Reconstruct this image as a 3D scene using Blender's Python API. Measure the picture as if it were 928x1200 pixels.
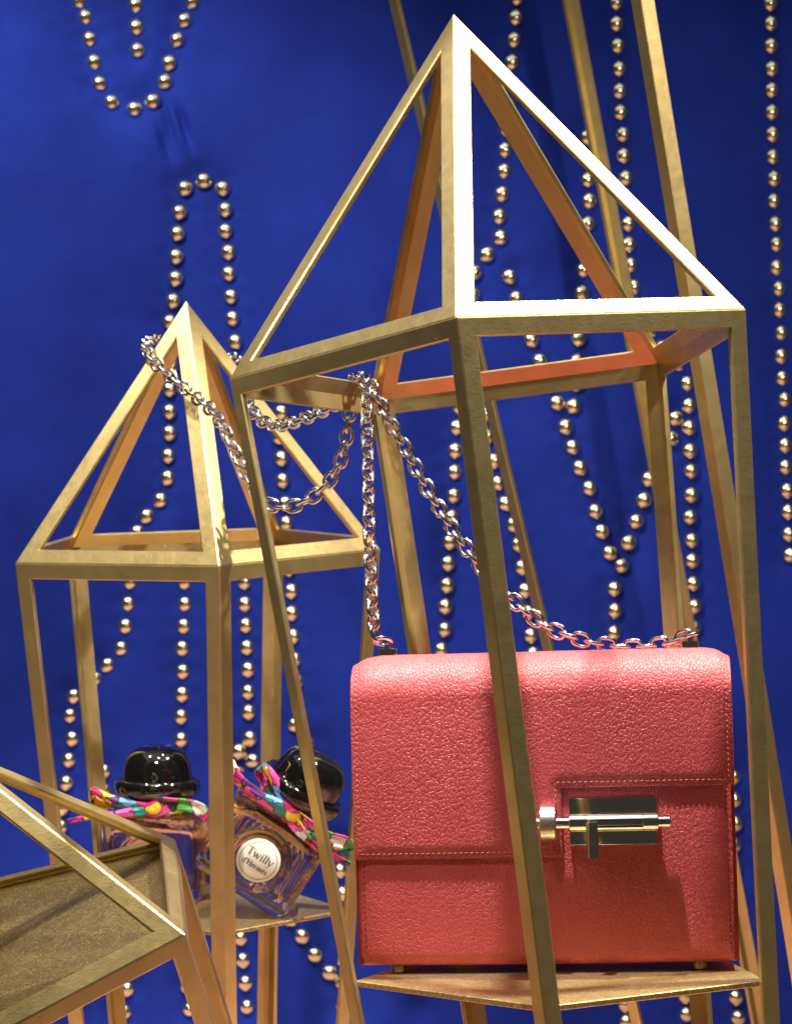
import bpy, bmesh, math, random
import numpy as np
from mathutils import Vector, Matrix, noise as mnoise

random.seed(7); rng = np.random.default_rng(7)
scene = bpy.context.scene
for o in list(bpy.data.objects): bpy.data.objects.remove(o, do_unlink=True)
C = scene.collection

# ------------------------------------------------------------------ camera
ZC = 0.45                      # height of the lens above the display floor
FPX = 2796.0                   # focal length in photograph pixels (928 x 1200)
cam_d = bpy.data.cameras.new('camera'); cam = bpy.data.objects.new('camera', cam_d); C.objects.link(cam)
cam.location = (0, 0, ZC); cam.rotation_euler = (math.radians(90), 0, 0)
cam_d.sensor_fit = 'VERTICAL'; cam_d.sensor_height = 24.0; cam_d.lens = 24.0 * FPX / 1200.0
cam_d.clip_start = 0.05; cam_d.clip_end = 50
cam_d.dof.use_dof = True; cam_d.dof.focus_distance = 1.27; cam_d.dof.aperture_fstop = 13
scene.camera = cam

# ------------------------------------------------------------------ ambient light of the shop window
w = bpy.data.worlds.new('World'); scene.world = w; w.use_nodes = True
bg = w.node_tree.nodes['Background']; bg.inputs[0].default_value = (1.0, 0.90, 0.76, 1); bg.inputs[1].default_value = 0.042

# ------------------------------------------------------------------ spot lamps of the display (out of frame, most at the ceiling)
def spot(name, loc, target, power, size=55, blend=0.5, radius=0.02, col=(1, 0.89, 0.72)):
    l = bpy.data.lights.new(name, 'SPOT'); l.energy = power; l.spot_size = math.radians(size); l.spot_blend = blend
    l.shadow_soft_size = radius; l.color = col
    o = bpy.data.objects.new(name, l); C.objects.link(o)
    o.location = Vector(loc) + Vector((0, 0, ZC))
    d = Vector(target) - Vector(loc); o.rotation_euler = d.to_track_quat('-Z', 'Y').to_euler()
    return o
spot('display_spot', (0.41, 1.31, 0.79), (0.10, 1.26, 0.05), 95, 52, 0.5, 0.016)         # top of the large frame
spot('display_spot', (-0.04, 1.09, 0.85), (0.07, 1.26, -0.12), 88, 21, 0.35, 0.014, (1, 0.94, 0.90))       # front of the handbag
spot('display_spot', (-0.48, 1.38, 0.83), (-0.22, 1.95, -0.02), 38, 60, 0.7, 0.02)       # velvet, one end
spot('display_spot', (-0.14, 0.62, 0.72), (-0.185, 1.5, -0.06), 56, 18, 0.5, 0.018)       # small frame and bottles
spot('display_spot', (-0.36, 0.72, 0.85), (-0.20, 1.4, -0.22), 26, 34, 0.6, 0.018)       # leaning frame
spot('display_spot', (0.32, 0.98, 0.42), (0.22, 1.95, 0.06), 13, 50, 0.8, 0.02)           # velvet, other end: unseen lamp put low so the ring casts no shadow
spot('display_spot', (-0.05, 1.1, 1.0), (0.0, 1.66, -0.45), 22, 46, 0.6, 0.02)            # straight down
spot('display_spot', (0.10, 1.55, 1.0), (0.05, 1.6, -0.45), 14, 66, 0.6, 0.02)
# the luminous ceiling of the window
al = bpy.data.lights.new('ceiling_light', 'AREA'); al.shape = 'RECTANGLE'; al.size = 1.7; al.size_y = 1.5; al.energy = 5.8; al.color = (1, 0.95, 0.83)
ao = bpy.data.objects.new('ceiling_light', al); C.objects.link(ao); ao.location = (-0.15, 1.10, 1.15 + ZC)

vs = scene.view_settings
vs.view_transform = 'Standard'; vs.look = 'None'; vs.exposure = 0.0; vs.gamma = 1.0; vs.use_curve_mapping = False
scene.render.resolution_x = 791; scene.render.resolution_y = 1024
scene.render.engine = 'CYCLES'
scene.cycles.max_bounces = 14; scene.cycles.transmission_bounces = 12; scene.cycles.glossy_bounces = 6
scene.cycles.sample_clamp_indirect = 6

# ------------------------------------------------------------------ helpers
def at(px, py, Y):
    """A point of the display that shows at photograph pixel (px, py) and lies Y metres in front of the lens."""
    return Vector(((px - 464) / FPX * Y, Y, (600 - py) / FPX * Y + ZC))

def tag(o, label=None, cat=None, group=None, kind=None):
    if label: o['label'] = label
    if cat: o['category'] = cat
    if group: o['group'] = group
    if kind: o['kind'] = kind
    return o

def mesh_obj(name, verts, faces, mat, parent=None, smooth=False, matrix=None):
    me = bpy.data.meshes.new(name)
    me.from_pydata([tuple(v) for v in verts], [], [tuple(f) for f in faces]); me.update()
    return link_mesh(name, me, mat, parent, smooth, matrix)

def link_mesh(name, me, mat, parent=None, smooth=False, matrix=None):
    o = bpy.data.objects.new(name, me); C.objects.link(o)
    if mat is not None and not me.materials: me.materials.append(mat)
    if smooth:
        me.polygons.foreach_set('use_smooth', [True] * len(me.polygons))
    if parent: o.parent = parent
    if matrix is not None: o.matrix_local = matrix
    return o

def bm_obj(name, bm, mat, parent=None, smooth=False, matrix=None):
    bmesh.ops.recalc_face_normals(bm, faces=bm.faces)
    me = bpy.data.meshes.new(name); bm.to_mesh(me); bm.free()
    return link_mesh(name, me, mat, parent, smooth, matrix)

def empty(name, matrix):
    o = bpy.data.objects.new(name, None); C.objects.link(o); o.matrix_world = matrix; o.empty_display_size = 0.02
    return o

def frame(origin, x, z):
    z = z.normalized(); x = (x - z * x.dot(z)).normalized(); y = z.cross(x)
    m = Matrix.Identity(4)
    for i in range(3): m[i][0] = x[i]; m[i][1] = y[i]; m[i][2] = z[i]; m[i][3] = origin[i]
    return m

# ------------------------------------------------------------------ materials
def new_mat(name):
    m = bpy.data.materials.new(name); m.use_nodes = True
    return m, m.node_tree.nodes, m.node_tree.links, m.node_tree.nodes['Principled BSDF']

def coords(N, L, scale=1.0, obj=True):
    tc = N.new('ShaderNodeTexCoord')
    return tc.outputs['Object']

def tex_noise(N, L, co, scale, detail=3, rough=0.5):
    n = N.new('ShaderNodeTexNoise'); n.inputs['Scale'].default_value = scale; n.inputs['Detail'].default_value = detail
    n.inputs['Roughness'].default_value = rough; L.new(co, n.inputs['Vector']); return n

def ramp(N, L, fac, stops, interp='LINEAR'):
    r = N.new('ShaderNodeValToRGB'); r.color_ramp.interpolation = interp
    e = r.color_ramp.elements
    while len(e) > 1: e.remove(e[-1])
    e[0].position = stops[0][0]; e[0].color = (*stops[0][1], 1)
    for p, c in stops[1:]:
        k = e.new(p); k.color = (*c, 1)
    L.new(fac, r.inputs[0]); return r

def bump(N, L, h, strength, dist, prev=None):
    b = N.new('ShaderNodeBump'); b.inputs['Strength'].default_value = strength; b.inputs['Distance'].default_value = dist
    L.new(h, b.inputs['Height'])
    if prev: L.new(prev.outputs[0], b.inputs['Normal'])
    return b

def world_co(N):
    g = N.new('ShaderNodeNewGeometry'); return g.outputs['Position']

def gold_mat(name, base, rough, grain=900, gstr=0.25, lump=0.35, metallic=0.9, flake=False):
    m, N, L, P = new_mat(name)
    co = world_co(N)
    n1 = tex_noise(N, L, co, 60, 4)
    r1 = ramp(N, L, n1.outputs['Fac'], [(0.3, tuple(c * 0.84 for c in base)), (0.7, base)])
    L.new(r1.outputs[0], P.inputs['Base Color'])
    if flake:                     # metal flakes in the paint
        fv = N.new('ShaderNodeTexVoronoi'); fv.inputs['Scale'].default_value = 1100; L.new(co, fv.inputs['Vector'])
        fs_ = N.new('ShaderNodeSeparateColor'); L.new(fv.outputs['Color'], fs_.inputs[0])
        fr = ramp(N, L, fs_.outputs[0], [(0.0, (0.62, 0.62, 0.62)), (0.8, (1, 1, 1)), (1.0, (1.35, 1.35, 1.3))])
        fm = N.new('ShaderNodeMixRGB'); fm.blend_type = 'MULTIPLY'; fm.inputs[0].default_value = 1
        L.new(r1.outputs[0], fm.inputs[1]); L.new(fr.outputs[0], fm.inputs[2]); L.new(fm.outputs[0], P.inputs['Base Color'])
    P.inputs['Metallic'].default_value = metallic
    n2 = tex_noise(N, L, co, 220, 3)
    rr = N.new('ShaderNodeMapRange'); rr.inputs[3].default_value = rough - 0.06; rr.inputs[4].default_value = rough + 0.08
    L.new(n2.outputs['Fac'], rr.inputs[0]); L.new(rr.outputs[0], P.inputs['Roughness'])
    n3 = tex_noise(N, L, co, grain, 2, 0.6)
    b1 = bump(N, L, n3.outputs['Fac'], gstr, 0.0006)
    # brush lumps and a few dried paint drops
    v = N.new('ShaderNodeTexVoronoi'); v.inputs['Scale'].default_value = 38; L.new(co, v.inputs['Vector'])
    dr = N.new('ShaderNodeMapRange'); dr.inputs[1].default_value = 0.01; dr.inputs[2].default_value = 0.045
    dr.inputs[3].default_value = 1; dr.inputs[4].default_value = 0; L.new(v.outputs['Distance'], dr.inputs[0])
    b2 = bump(N, L, dr.outputs[0], 0.4, 0.0006, b1)
    n4 = tex_noise(N, L, co, 130, 2)
    b3 = bump(N, L, n4.outputs['Fac'], lump, 0.0012, b2)
    L.new(b3.outputs[0], P.inputs['Normal'])
    return m

M = {}
M['gold'] = gold_mat('gold_paint', (0.71, 0.56, 0.26), 0.37, gstr=0.16, lump=0.06)
M['gold_sheet'] = gold_mat('gold_sheet', (0.66, 0.50, 0.235), 0.40, grain=1500, gstr=0.6, lump=0.04, flake=True)

def velvet():
    m, N, L, P = new_mat('blue_velvet')
    co = world_co(N)
    n = tex_noise(N, L, co, 13, 6, 0.65)
    r = ramp(N, L, n.outputs['Fac'], [(0.28, (0.008, 0.024, 0.27)), (0.72, (0.012, 0.037, 0.40))])
    L.new(r.outputs[0], P.inputs['Base Color'])
    P.inputs['Roughness'].default_value = 0.85; P.inputs['Specular IOR Level'].default_value = 0.15
    P.inputs['Sheen Weight'].default_value = 0.08; P.inputs['Sheen Roughness'].default_value = 0.45
    P.inputs['Sheen Tint'].default_value = (0.12, 0.22, 0.9, 1)
    f = tex_noise(N, L, co, 1400, 2); b = bump(N, L, f.outputs['Fac'], 0.35, 0.0006)
    wv = tex_noise(N, L, co, 38, 4); b2 = bump(N, L, wv.outputs['Fac'], 0.22, 0.004, b)
    L.new(b2.outputs[0], P.inputs['Normal'])
    return m
M['velvet'] = velvet()

def simple(name, col, rough=0.4, metallic=0.0, nscale=0, nstr=0.1, ndist=0.0005, spec=0.5, coat=0.0):
    m, N, L, P = new_mat(name)
    P.inputs['Base Color'].default_value = (*col, 1); P.inputs['Roughness'].default_value = rough
    P.inputs['Metallic'].default_value = metallic; P.inputs['Specular IOR Level'].default_value = spec
    P.inputs['Coat Weight'].default_value = coat
    co = world_co(N)
    n = tex_noise(N, L, co, nscale or 300, 2)
    if nscale:
        b = bump(N, L, n.outputs['Fac'], nstr, ndist); L.new(b.outputs[0], P.inputs['Normal'])
    mr = N.new('ShaderNodeMapRange'); mr.inputs[3].default_value = max(0.01, rough - 0.03); mr.inputs[4].default_value = rough + 0.03
    L.new(n.outputs['Fac'], mr.inputs[0]); L.new(mr.outputs[0], P.inputs['Roughness'])
    return m
M['stud'] = simple('polished_brass', (0.97, 0.89, 0.66), 0.21, 1.0)
M['chrome'] = simple('palladium', (0.80, 0.82, 0.86), 0.06, 1.0)
M['lock'] = simple('lock_metal', (0.74, 0.73, 0.71), 0.11, 1.0, 900, 0.05, 0.0002)
M['brushed'] = simple('brushed_lock_metal', (0.76, 0.75, 0.73), 0.28, 1.0, 1500, 0.15, 0.0002)
M['lock_gold'] = simple('pale_gold_metal', (0.88, 0.76, 0.48), 0.15, 1.0)
M['floor'] = simple('salmon_floor', (0.74, 0.42, 0.31), 0.6, 0, 200, 0.1)
M['hat'] = simple('black_lacquer', (0.004, 0.004, 0.005), 0.07, 0, 0, spec=0.6, coat=0.6)
M['label'] = simple('white_label', (0.80, 0.79, 0.76), 0.5)
M['ink'] = simple('label_ink', (0.03, 0.03, 0.03), 0.6)
M['thread'] = simple('coral_thread', (0.60, 0.20, 0.17), 0.7)
M['thread_dark'] = simple('red_thread', (0.16, 0.018, 0.02), 0.7)
M['edge'] = simple('painted_leather_edge', (0.27, 0.025, 0.018), 0.45)
M['brassfoot'] = simple('foot_metal', (0.40, 0.31, 0.17), 0.3, 1.0)

def leather():
    m, N, L, P = new_mat('coral_grained_leather')
    tc = N.new('ShaderNodeTexCoord'); co = tc.outputs['Object']
    wob = tex_noise(N, L, co, 160, 3)
    mx = N.new('ShaderNodeMixRGB'); mx.blend_type = 'LINEAR_LIGHT'; mx.inputs[0].default_value = 0.0016
    L.new(co, mx.inputs[1]); L.new(wob.outputs['Color'], mx.inputs[2])
    mp = N.new('ShaderNodeMapping'); mp.inputs['Scale'].default_value = (1.35, 1.0, 0.80); L.new(mx.outputs[0], mp.inputs[0])
    v = N.new('ShaderNodeTexVoronoi'); v.feature = 'SMOOTH_F1'; v.inputs['Scale'].default_value = 500; v.inputs['Smoothness'].default_value = 0.5
    L.new(mp.outputs[0], v.inputs['Vector'])
    v2 = N.new('ShaderNodeTexVoronoi'); v2.feature = 'DISTANCE_TO_EDGE'; v2.inputs['Scale'].default_value = 500
    L.new(mp.outputs[0], v2.inputs['Vector'])
    e = N.new('ShaderNodeMapRange'); e.inputs[1].default_value = 0.0; e.inputs[2].default_value = 0.17; e.interpolation_type = 'SMOOTHSTEP'
    L.new(v2.outputs['Distance'], e.inputs[0])
    n = tex_noise(N, L, co, 900, 3)
    # the grain is softer in some zones, as on a real hide
    z = tex_noise(N, L, co, 14, 2)
    zr = N.new('ShaderNodeMapRange'); zr.inputs[1].default_value = 0.3; zr.inputs[2].default_value = 0.7; zr.inputs[3].default_value = 0.36; zr.inputs[4].default_value = 0.9
    L.new(z.outputs['Fac'], zr.inputs[0])
    iv = N.new('ShaderNodeMath'); iv.operation = 'SUBTRACT'; iv.inputs[0].default_value = 1.0; L.new(v.outputs['Distance'], iv.inputs[1])
    b1 = bump(N, L, iv.outputs[0], 0.5, 0.00024); L.new(zr.outputs[0], b1.inputs['Strength'])
    b2 = bump(N, L, e.outputs[0], 0.5, 0.00032, b1); L.new(zr.outputs[0], b2.inputs['Strength'])
    b3 = bump(N, L, n.outputs['Fac'], 0.22, 0.0003, b2)
    L.new(b3.outputs[0], P.inputs['Normal'])
    c = tex_noise(N, L, co, 30, 4)
    r = ramp(N, L, c.outputs['Fac'], [(0.3, (0.53, 0.071, 0.082)), (0.7, (0.61, 0.093, 0.104))])
    mm = N.new('ShaderNodeMixRGB'); mm.blend_type = 'MULTIPLY'; mm.inputs[0].default_value = 1
    er = ramp(N, L, e.outputs[0], [(0.0, (0.88, 0.82, 0.82)), (0.5, (1, 1, 1))])  # shade in the grain grooves, painted into the leather colour
    L.new(r.outputs[0], mm.inputs[1]); L.new(er.outputs[0], mm.inputs[2])
    L.new(mm.outputs[0], P.inputs['Base Color'])
    P.inputs['Roughness'].default_value = 0.48; P.inputs['Specular IOR Level'].default_value = 0.55
    return m
M['leather'] = leather()

def glass(name, col, rough=0.0, ior=1.5, ridges=False):
    m, N, L, P = new_mat(name)
    P.inputs['Base Color'].default_value = (*col, 1); P.inputs['Transmission Weight'].default_value = 1
    P.inputs['IOR'].default_value = ior
    co = N.new('ShaderNodeTexCoord').outputs['Object']
    n = tex_noise(N, L, co, 60, 2); mr = N.new('ShaderNodeMapRange')
    mr.inputs[3].default_value = rough; mr.inputs[4].default_value = rough + 0.02
    L.new(n.outputs['Fac'], mr.inputs[0]); L.new(mr.outputs[0], P.inputs['Roughness'])
    return m
M['glass'] = glass('clear_glass', (1.0, 0.95, 0.92))
M['perfume'] = glass('amber_perfume', (0.97, 0.68, 0.52), 0.0, 1.22)

def silk():
    m, N, L, P = new_mat('printed_silk')
    co = N.new('ShaderNodeTexCoord').outputs['Object']
    wob = tex_noise(N, L, co, 90, 2)
    mx = N.new('ShaderNodeMixRGB'); mx.blend_type = 'LINEAR_LIGHT'; mx.inputs[0].default_value = 0.006
    L.new(co, mx.inputs[1]); L.new(wob.outputs['Color'], mx.inputs[2])
    v = N.new('ShaderNodeTexVoronoi'); v.inputs['Scale'].default_value = 95; L.new(mx.outputs[0], v.inputs['Vector'])
    sx = N.new('ShaderNodeSeparateColor'); L.new(v.outputs['Color'], sx.inputs[0])
    pal = [(0.85, 0.02, 0.28), (0.02, 0.24, 0.25), (0.80, 0.03, 0.30), (0.10, 0.48, 0.08), (0.86, 0.84, 0.80), (0.05, 0.20, 0.24), (0.12, 0.36, 0.72), (0.85, 0.52, 0.02), (0.85, 0.10, 0.42), (0.10, 0.02, 0.20), (0.80, 0.06, 0.02), (0.85, 0.03, 0.32)]
    r = ramp(N, L, sx.outputs[0], [(i / len(pal), c) for i, c in enumerate(pal)], 'CONSTANT')
    v2 = N.new('ShaderNodeTexVoronoi'); v2.feature = 'DISTANCE_TO_EDGE'; v2.inputs['Scale'].default_value = 95; L.new(mx.outputs[0], v2.inputs['Vector'])
    lt = N.new('ShaderNodeMath'); lt.operation = 'LESS_THAN'; lt.inputs[1].default_value = 0.03; L.new(v2.outputs['Distance'], lt.inputs[0])
    mm = N.new('ShaderNodeMixRGB'); L.new(lt.outputs[0], mm.inputs[0]); L.new(r.outputs[0], mm.inputs[1]); mm.inputs[2].default_value = (0.01, 0.01, 0.02, 1)
    L.new(mm.outputs[0], P.inputs['Base Color']); P.inputs['Roughness'].default_value = 0.42; P.inputs['Sheen Weight'].default_value = 0.2
    mp = N.new('ShaderNodeMapping'); mp.inputs['Scale'].default_value = (60, 200, 420); L.new(co, mp.inputs[0])
    pn = tex_noise(N, L, mp.outputs[0], 1.0, 2); b = bump(N, L, pn.outputs['Fac'], 0.8, 0.0016); L.new(b.outputs[0], P.inputs['Normal'])
    return m
M['silk'] = silk()

# ------------------------------------------------------------------ floor of the display
fl = mesh_obj('floor', [(-1.0, 0.98, 0), (1.0, 0.98, 0), (1.0, 2.02, 0), (-1.0, 2.02, 0)], [(0, 1, 2, 3)], M['floor'])
tag(fl, kind='structure')

# ------------------------------------------------------------------ padded velvet wall with rows of round studs
YW = 2.0
strands = [
 [(92, 0), (100, 19), (105, 45), (110, 72), (116, 97), (131, 119), (157, 127), (179, 118), (193, 95), (198, 73), (207, 46), (216, 23), (225, 1)],
 [(159, 5), (160, 31), (161, 58)],
 [(199, 377), (203, 352), (205, 326), (206, 300), (208, 273), (210, 248), (216, 220), (239, 211), (261, 220), (264, 245), (264, 270), (267, 295), (268, 320), (270, 347), (272, 373), (276, 400), (286, 424)],
 [(201, 404), (200, 430), (198, 456), (199, 482), (198, 507), (197, 534), (196, 560), (188, 586), (172, 605), (160, 624), (153, 654), (152, 682), (150, 708), (147, 734), (142, 760), (126, 780), (111, 796)],
 [(86, 816), (82, 839), (84, 866), (80, 891), (77, 918), (73, 947), (71, 970), (69, 996)],
 [(121, 904), (122, 927)],
 [(330, 483), (326, 512), (329, 537), (331, 563), (334, 590), (335, 613), (337, 640), (338, 667), (341, 693), (342, 719), (343, 746), (345, 773), (348, 799), (350, 825), (345, 850), (362, 872), (372, 897)],
 [(216, 656), (216, 682), (216, 708), (215, 734), (213, 760), (214, 787), (213, 814), (212, 840), (212, 867), (212, 893)],
 [(286, 656), (286, 682), (287, 708), (287, 733), (289, 759), (290, 785), (291, 811), (291, 835), (293, 866), (296, 892)],
 [(280, 881), (278, 907)],
 [(232, 640), (252, 634), (272, 641)],
 [(282, 1100), (285, 1126), (287, 1153), (289, 1181)],
 [(219, 1157), (222, 1184)], [(149, 1160), (146, 1187)],
 [(395, 995), (399, 1021), (401, 1048), (400, 1075), (402, 1101), (404, 1126), (401, 1153), (401, 1180)],
 [(340, 1078), (354, 1098), (369, 1120), (386, 1141)],
 [(606, -3), (604, 20), (602, 46), (600, 72), (598, 98), (596, 124), (593, 150), (592, 175), (590, 200), (588, 227), (585, 253), (586, 278), (570, 298), (555, 319), (554, 345)],
 [(597, 324), (605, 349), (614, 373), (623, 398), (632, 423), (641, 449), (652, 472), (662, 500), (670, 524), (679, 548), (690, 572), (697, 599), (705, 623), (714, 648), (729, 663), (720, 690), (720, 716), (719, 742)],
 [(737, 636), (746, 611), (754, 586), (760, 561), (770, 538)],
 [(688, 160), (688, 185), (689, 210), (690, 235), (689, 262), (687, 289), (684, 316), (682, 343), (680, 370), (678, 397), (676, 423), (675, 450), (672, 476)],
 [(722, 2), (722, 27), (724, 53), (726, 80), (726, 106), (727, 131), (730, 157), (731, 182), (733, 208), (734, 235), (736, 262), (737, 286), (739, 310), (743, 336), (750, 362), (761, 387), (777, 407), (794, 426), (806, 449), (808, 475), (808, 501), (809, 528), (810, 552), (810, 580), (809, 606), (811, 633), (811, 657), (812, 684), (814, 711), (813, 736), (810, 761)],
 [(791, 490), (786, 514)],
 [(903, 3), (903, 27), (903, 53), (904, 80), (904, 105), (905, 131), (905, 157), (906, 183), (907, 209), (907, 235), (909, 262), (910, 286), (910, 313), (913, 338), (913, 363), (915, 390), (916, 417), (917, 443), (919, 468), (919, 496), (920, 522), (921, 547), (923, 575), (924, 600), (924, 626), (926, 651)],
 [(537, 476), (535, 501), (533, 528), (533, 553), (532, 581), (530, 606), (527, 635), (525, 660), (523, 686), (522, 711), (521, 738), (517, 762)],
 [(562, 460), (568, 485), (571, 511), (579, 540), (583, 566), (592, 590), (602, 615), (608, 638), (612, 665), (615, 692), (619, 718), (622, 745), (625, 767)],
 [(860, 911), (861, 938), (862, 966), (860, 991), (861, 1018), (862, 1170), (865, 1194)],
 [(803, 1168), (805, 1190)], [(732, 1178), (734, 1199)], [(487, 1180)],
]
stud_xz = []
for s in strands:
    for px, py in s:
        p = at(px, py, YW - 0.006); stud_xz.append((p.x, p.z))
stud_xz = np.array(stud_xz)

def build_wall():
    x0, x1, z0, z1, st = -0.62, 0.62, -0.01, 1.15, 0.0022
    nx = int((x1 - x0) / st) + 1; nz = int((z1 - z0) / st) + 1
    X, Z = np.meshgrid(np.linspace(x0, x1, nx), np.linspace(z0, z1, nz))
    d = np.full(X.shape, 9.0); dl = np.full(X.shape, 9.0)
    for sx, sz in stud_xz: d = np.minimum(d, (X - sx) ** 2 + (Z - sz) ** 2)
    for s_ in strands:
        P_ = [at(px, py, YW - 0.006) for px, py in s_]
        for a, b in zip(P_, P_[1:]):
            ux, uz = b.x - a.x, b.z - a.z
            t = np.clip(((X - a.x) * ux + (Z - a.z) * uz) / (ux * ux + uz * uz), 0, 1)
            dl = np.minimum(dl, (X - a.x - t * ux) ** 2 + (Z - a.z - t * uz) ** 2)
    def blur(A, r, n):
        for _ in range(n):
            for ax in (0, 1):
                pad = [(0, 0), (0, 0)]; pad[ax] = (r + 1, r)
                c = np.cumsum(np.pad(A, pad, mode='edge'), axis=ax)
                A = (c[2 * r + 1:] - c[:-2 * r - 1]) / (2 * r + 1) if ax == 0 else (c[:, 2 * r + 1:] - c[:, :-2 * r - 1]) / (2 * r + 1)
        return A
    h = blur(0.0165 * (1 - np.exp(-dl / 0.045 ** 2)), 7, 3) + blur(0.0056 * (1 - np.exp(-d / 0.0135 ** 2)), 1, 2)
    # slow waviness of the padding
    for k in range(14):
        a, b, ph = rng.uniform(4, 24), rng.uniform(4, 24), rng.uniform(0, 6.28)
        h += 0.00045 * np.sin(a * X * rng.choice([-1, 1]) + b * Z + ph)
    # pulled folds between two rows of studs
    def fold(p, q, wd, amp):
        a = at(*p, YW); b = at(*q, YW); dx, dz = b.x - a.x, b.z - a.z; ln = math.hypot(dx, dz)
        t = ((X - a.x) * dx + (Z - a.z) * dz) / ln ** 2; c = ((X - a.x) * dz - (Z - a.z) * dx) / ln
        return amp * np.exp(-(c / wd) ** 2) * np.clip(t * 2.4, 0, 1) ** 1.5 * np.clip((1 - t) * 2.4, 0, 1) ** 1.5
    h -= fold((188, 108), (216, 196), 0.0042, 2.2 * 0.0045); h += fold((195, 108), (222, 198), 0.0042, 2.2 * 0.003)
    h -= fold((200, 108), (231, 188), 0.0042, 2.2 * 0.004); h -= fold((182, 130), (208, 205), 0.0042, 2.2 * 0.0035)
    h -= fold((205, 110), (225, 170), 0.002, 0.001)
    Y = YW - h
    V = np.stack([X, Y, Z], -1).reshape(-1, 3)
    idx = np.arange(nx * nz).reshape(nz, nx)
    F = np.stack([idx[:-1, :-1], idx[:-1, 1:], idx[1:, 1:], idx[1:, :-1]], -1).reshape(-1, 4)
    me = bpy.data.meshes.new('wall'); me.vertices.add(len(V)); me.vertices.foreach_set('co', V.ravel())
    me.loops.add(F.size); me.loops.foreach_set('vertex_index', F.ravel())
    me.polygons.add(len(F)); me.polygons.foreach_set('loop_start', np.arange(0, F.size, 4)); me.polygons.foreach_set('loop_total', np.full(len(F), 4))
    me.update(); me.validate()
    return link_mesh('wall', me, M['velvet'], None, True)
wall = build_wall(); tag(wall, kind='structure')

def stud_mesh():
    vs_, fs = [], []
    RS = 0.0076
    prof = [(0.0, -RS + 0.0024)] + [(RS * math.sin(a), 0.0024 - RS * math.cos(a)) for a in [math.radians(8.5 * k) for k in range(1, 9)]] + [(0.0070, 0.0006), (0.0066, 0.0045)]
    n = 28
    vs_.append((0, prof[0][1], 0))
    for r, y in prof[1:]:
        for k in range(n): vs_.append((r * math.cos(2 * math.pi * k / n), y, r * math.sin(2 * math.pi * k / n)))
    for k in range(n): fs.append((0, 1 + k, 1 + (k + 1) % n))
    for j in range(len(prof) - 2):
        for k in range(n):
            a = 1 + j * n; fs.append((a + k, a + n + k, a + n + (k + 1) % n, a + (k + 1) % n))
    me = bpy.data.meshes.new('stud'); me.from_pydata(vs_, [], fs); me.update(); me.materials.append(M['stud'])
    me.polygons.foreach_set('use_smooth', [True] * len(me.polygons)); return me
sm = stud_mesh()
for sx, sz in stud_xz:
    o = bpy.data.objects.new('stud', sm); C.objects.link(o); o.parent = wall
    o.location = (sx + random.uniform(-.0003, .0003), YW - 0.0040, sz); s = random.uniform(0.96, 1.03); o.scale = (s, s, s)
    o.rotation_euler = (random.uniform(-.08, .08), random.uniform(-3, 3), random.uniform(-.08, .08))

# ------------------------------------------------------------------ pyramid-topped gold frames
def inset(poly, dists):
    """poly: list of Vectors (planar, ordered); dists[i] = inset of edge i (i -> i+1). Returns the inset corners."""
    n = Vector((0, 0, 0)); c = sum(poly, Vector()) / len(poly)
    for i in range(len(poly)): n += (poly[i] - c).cross(poly[(i + 1) % len(poly)] - c)
    n.normalize(); out = []
    k = len(poly)
    for i in range(k):
        e0 = (poly[i] - poly[i - 1]).normalized(); e1 = (poly[(i + 1) % k] - poly[i]).normalized()
        m0 = n.cross(e0); m1 = n.cross(e1)          # inward normals in plane
        d0, d1 = dists[i - 1], dists[i]
        # solve p.m0=d0, p.m1=d1
        a, b, cc, dd = m0.dot(m0), m0.dot(m1), m1.dot(m0), m1.dot(m1)
        det = a * dd - b * cc
        u = (d0 * dd - b * d1) / det; v = (a * d1 - cc * d0) / det
        out.append(poly[i] + m0 * u + m1 * v)
    return out, n

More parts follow.
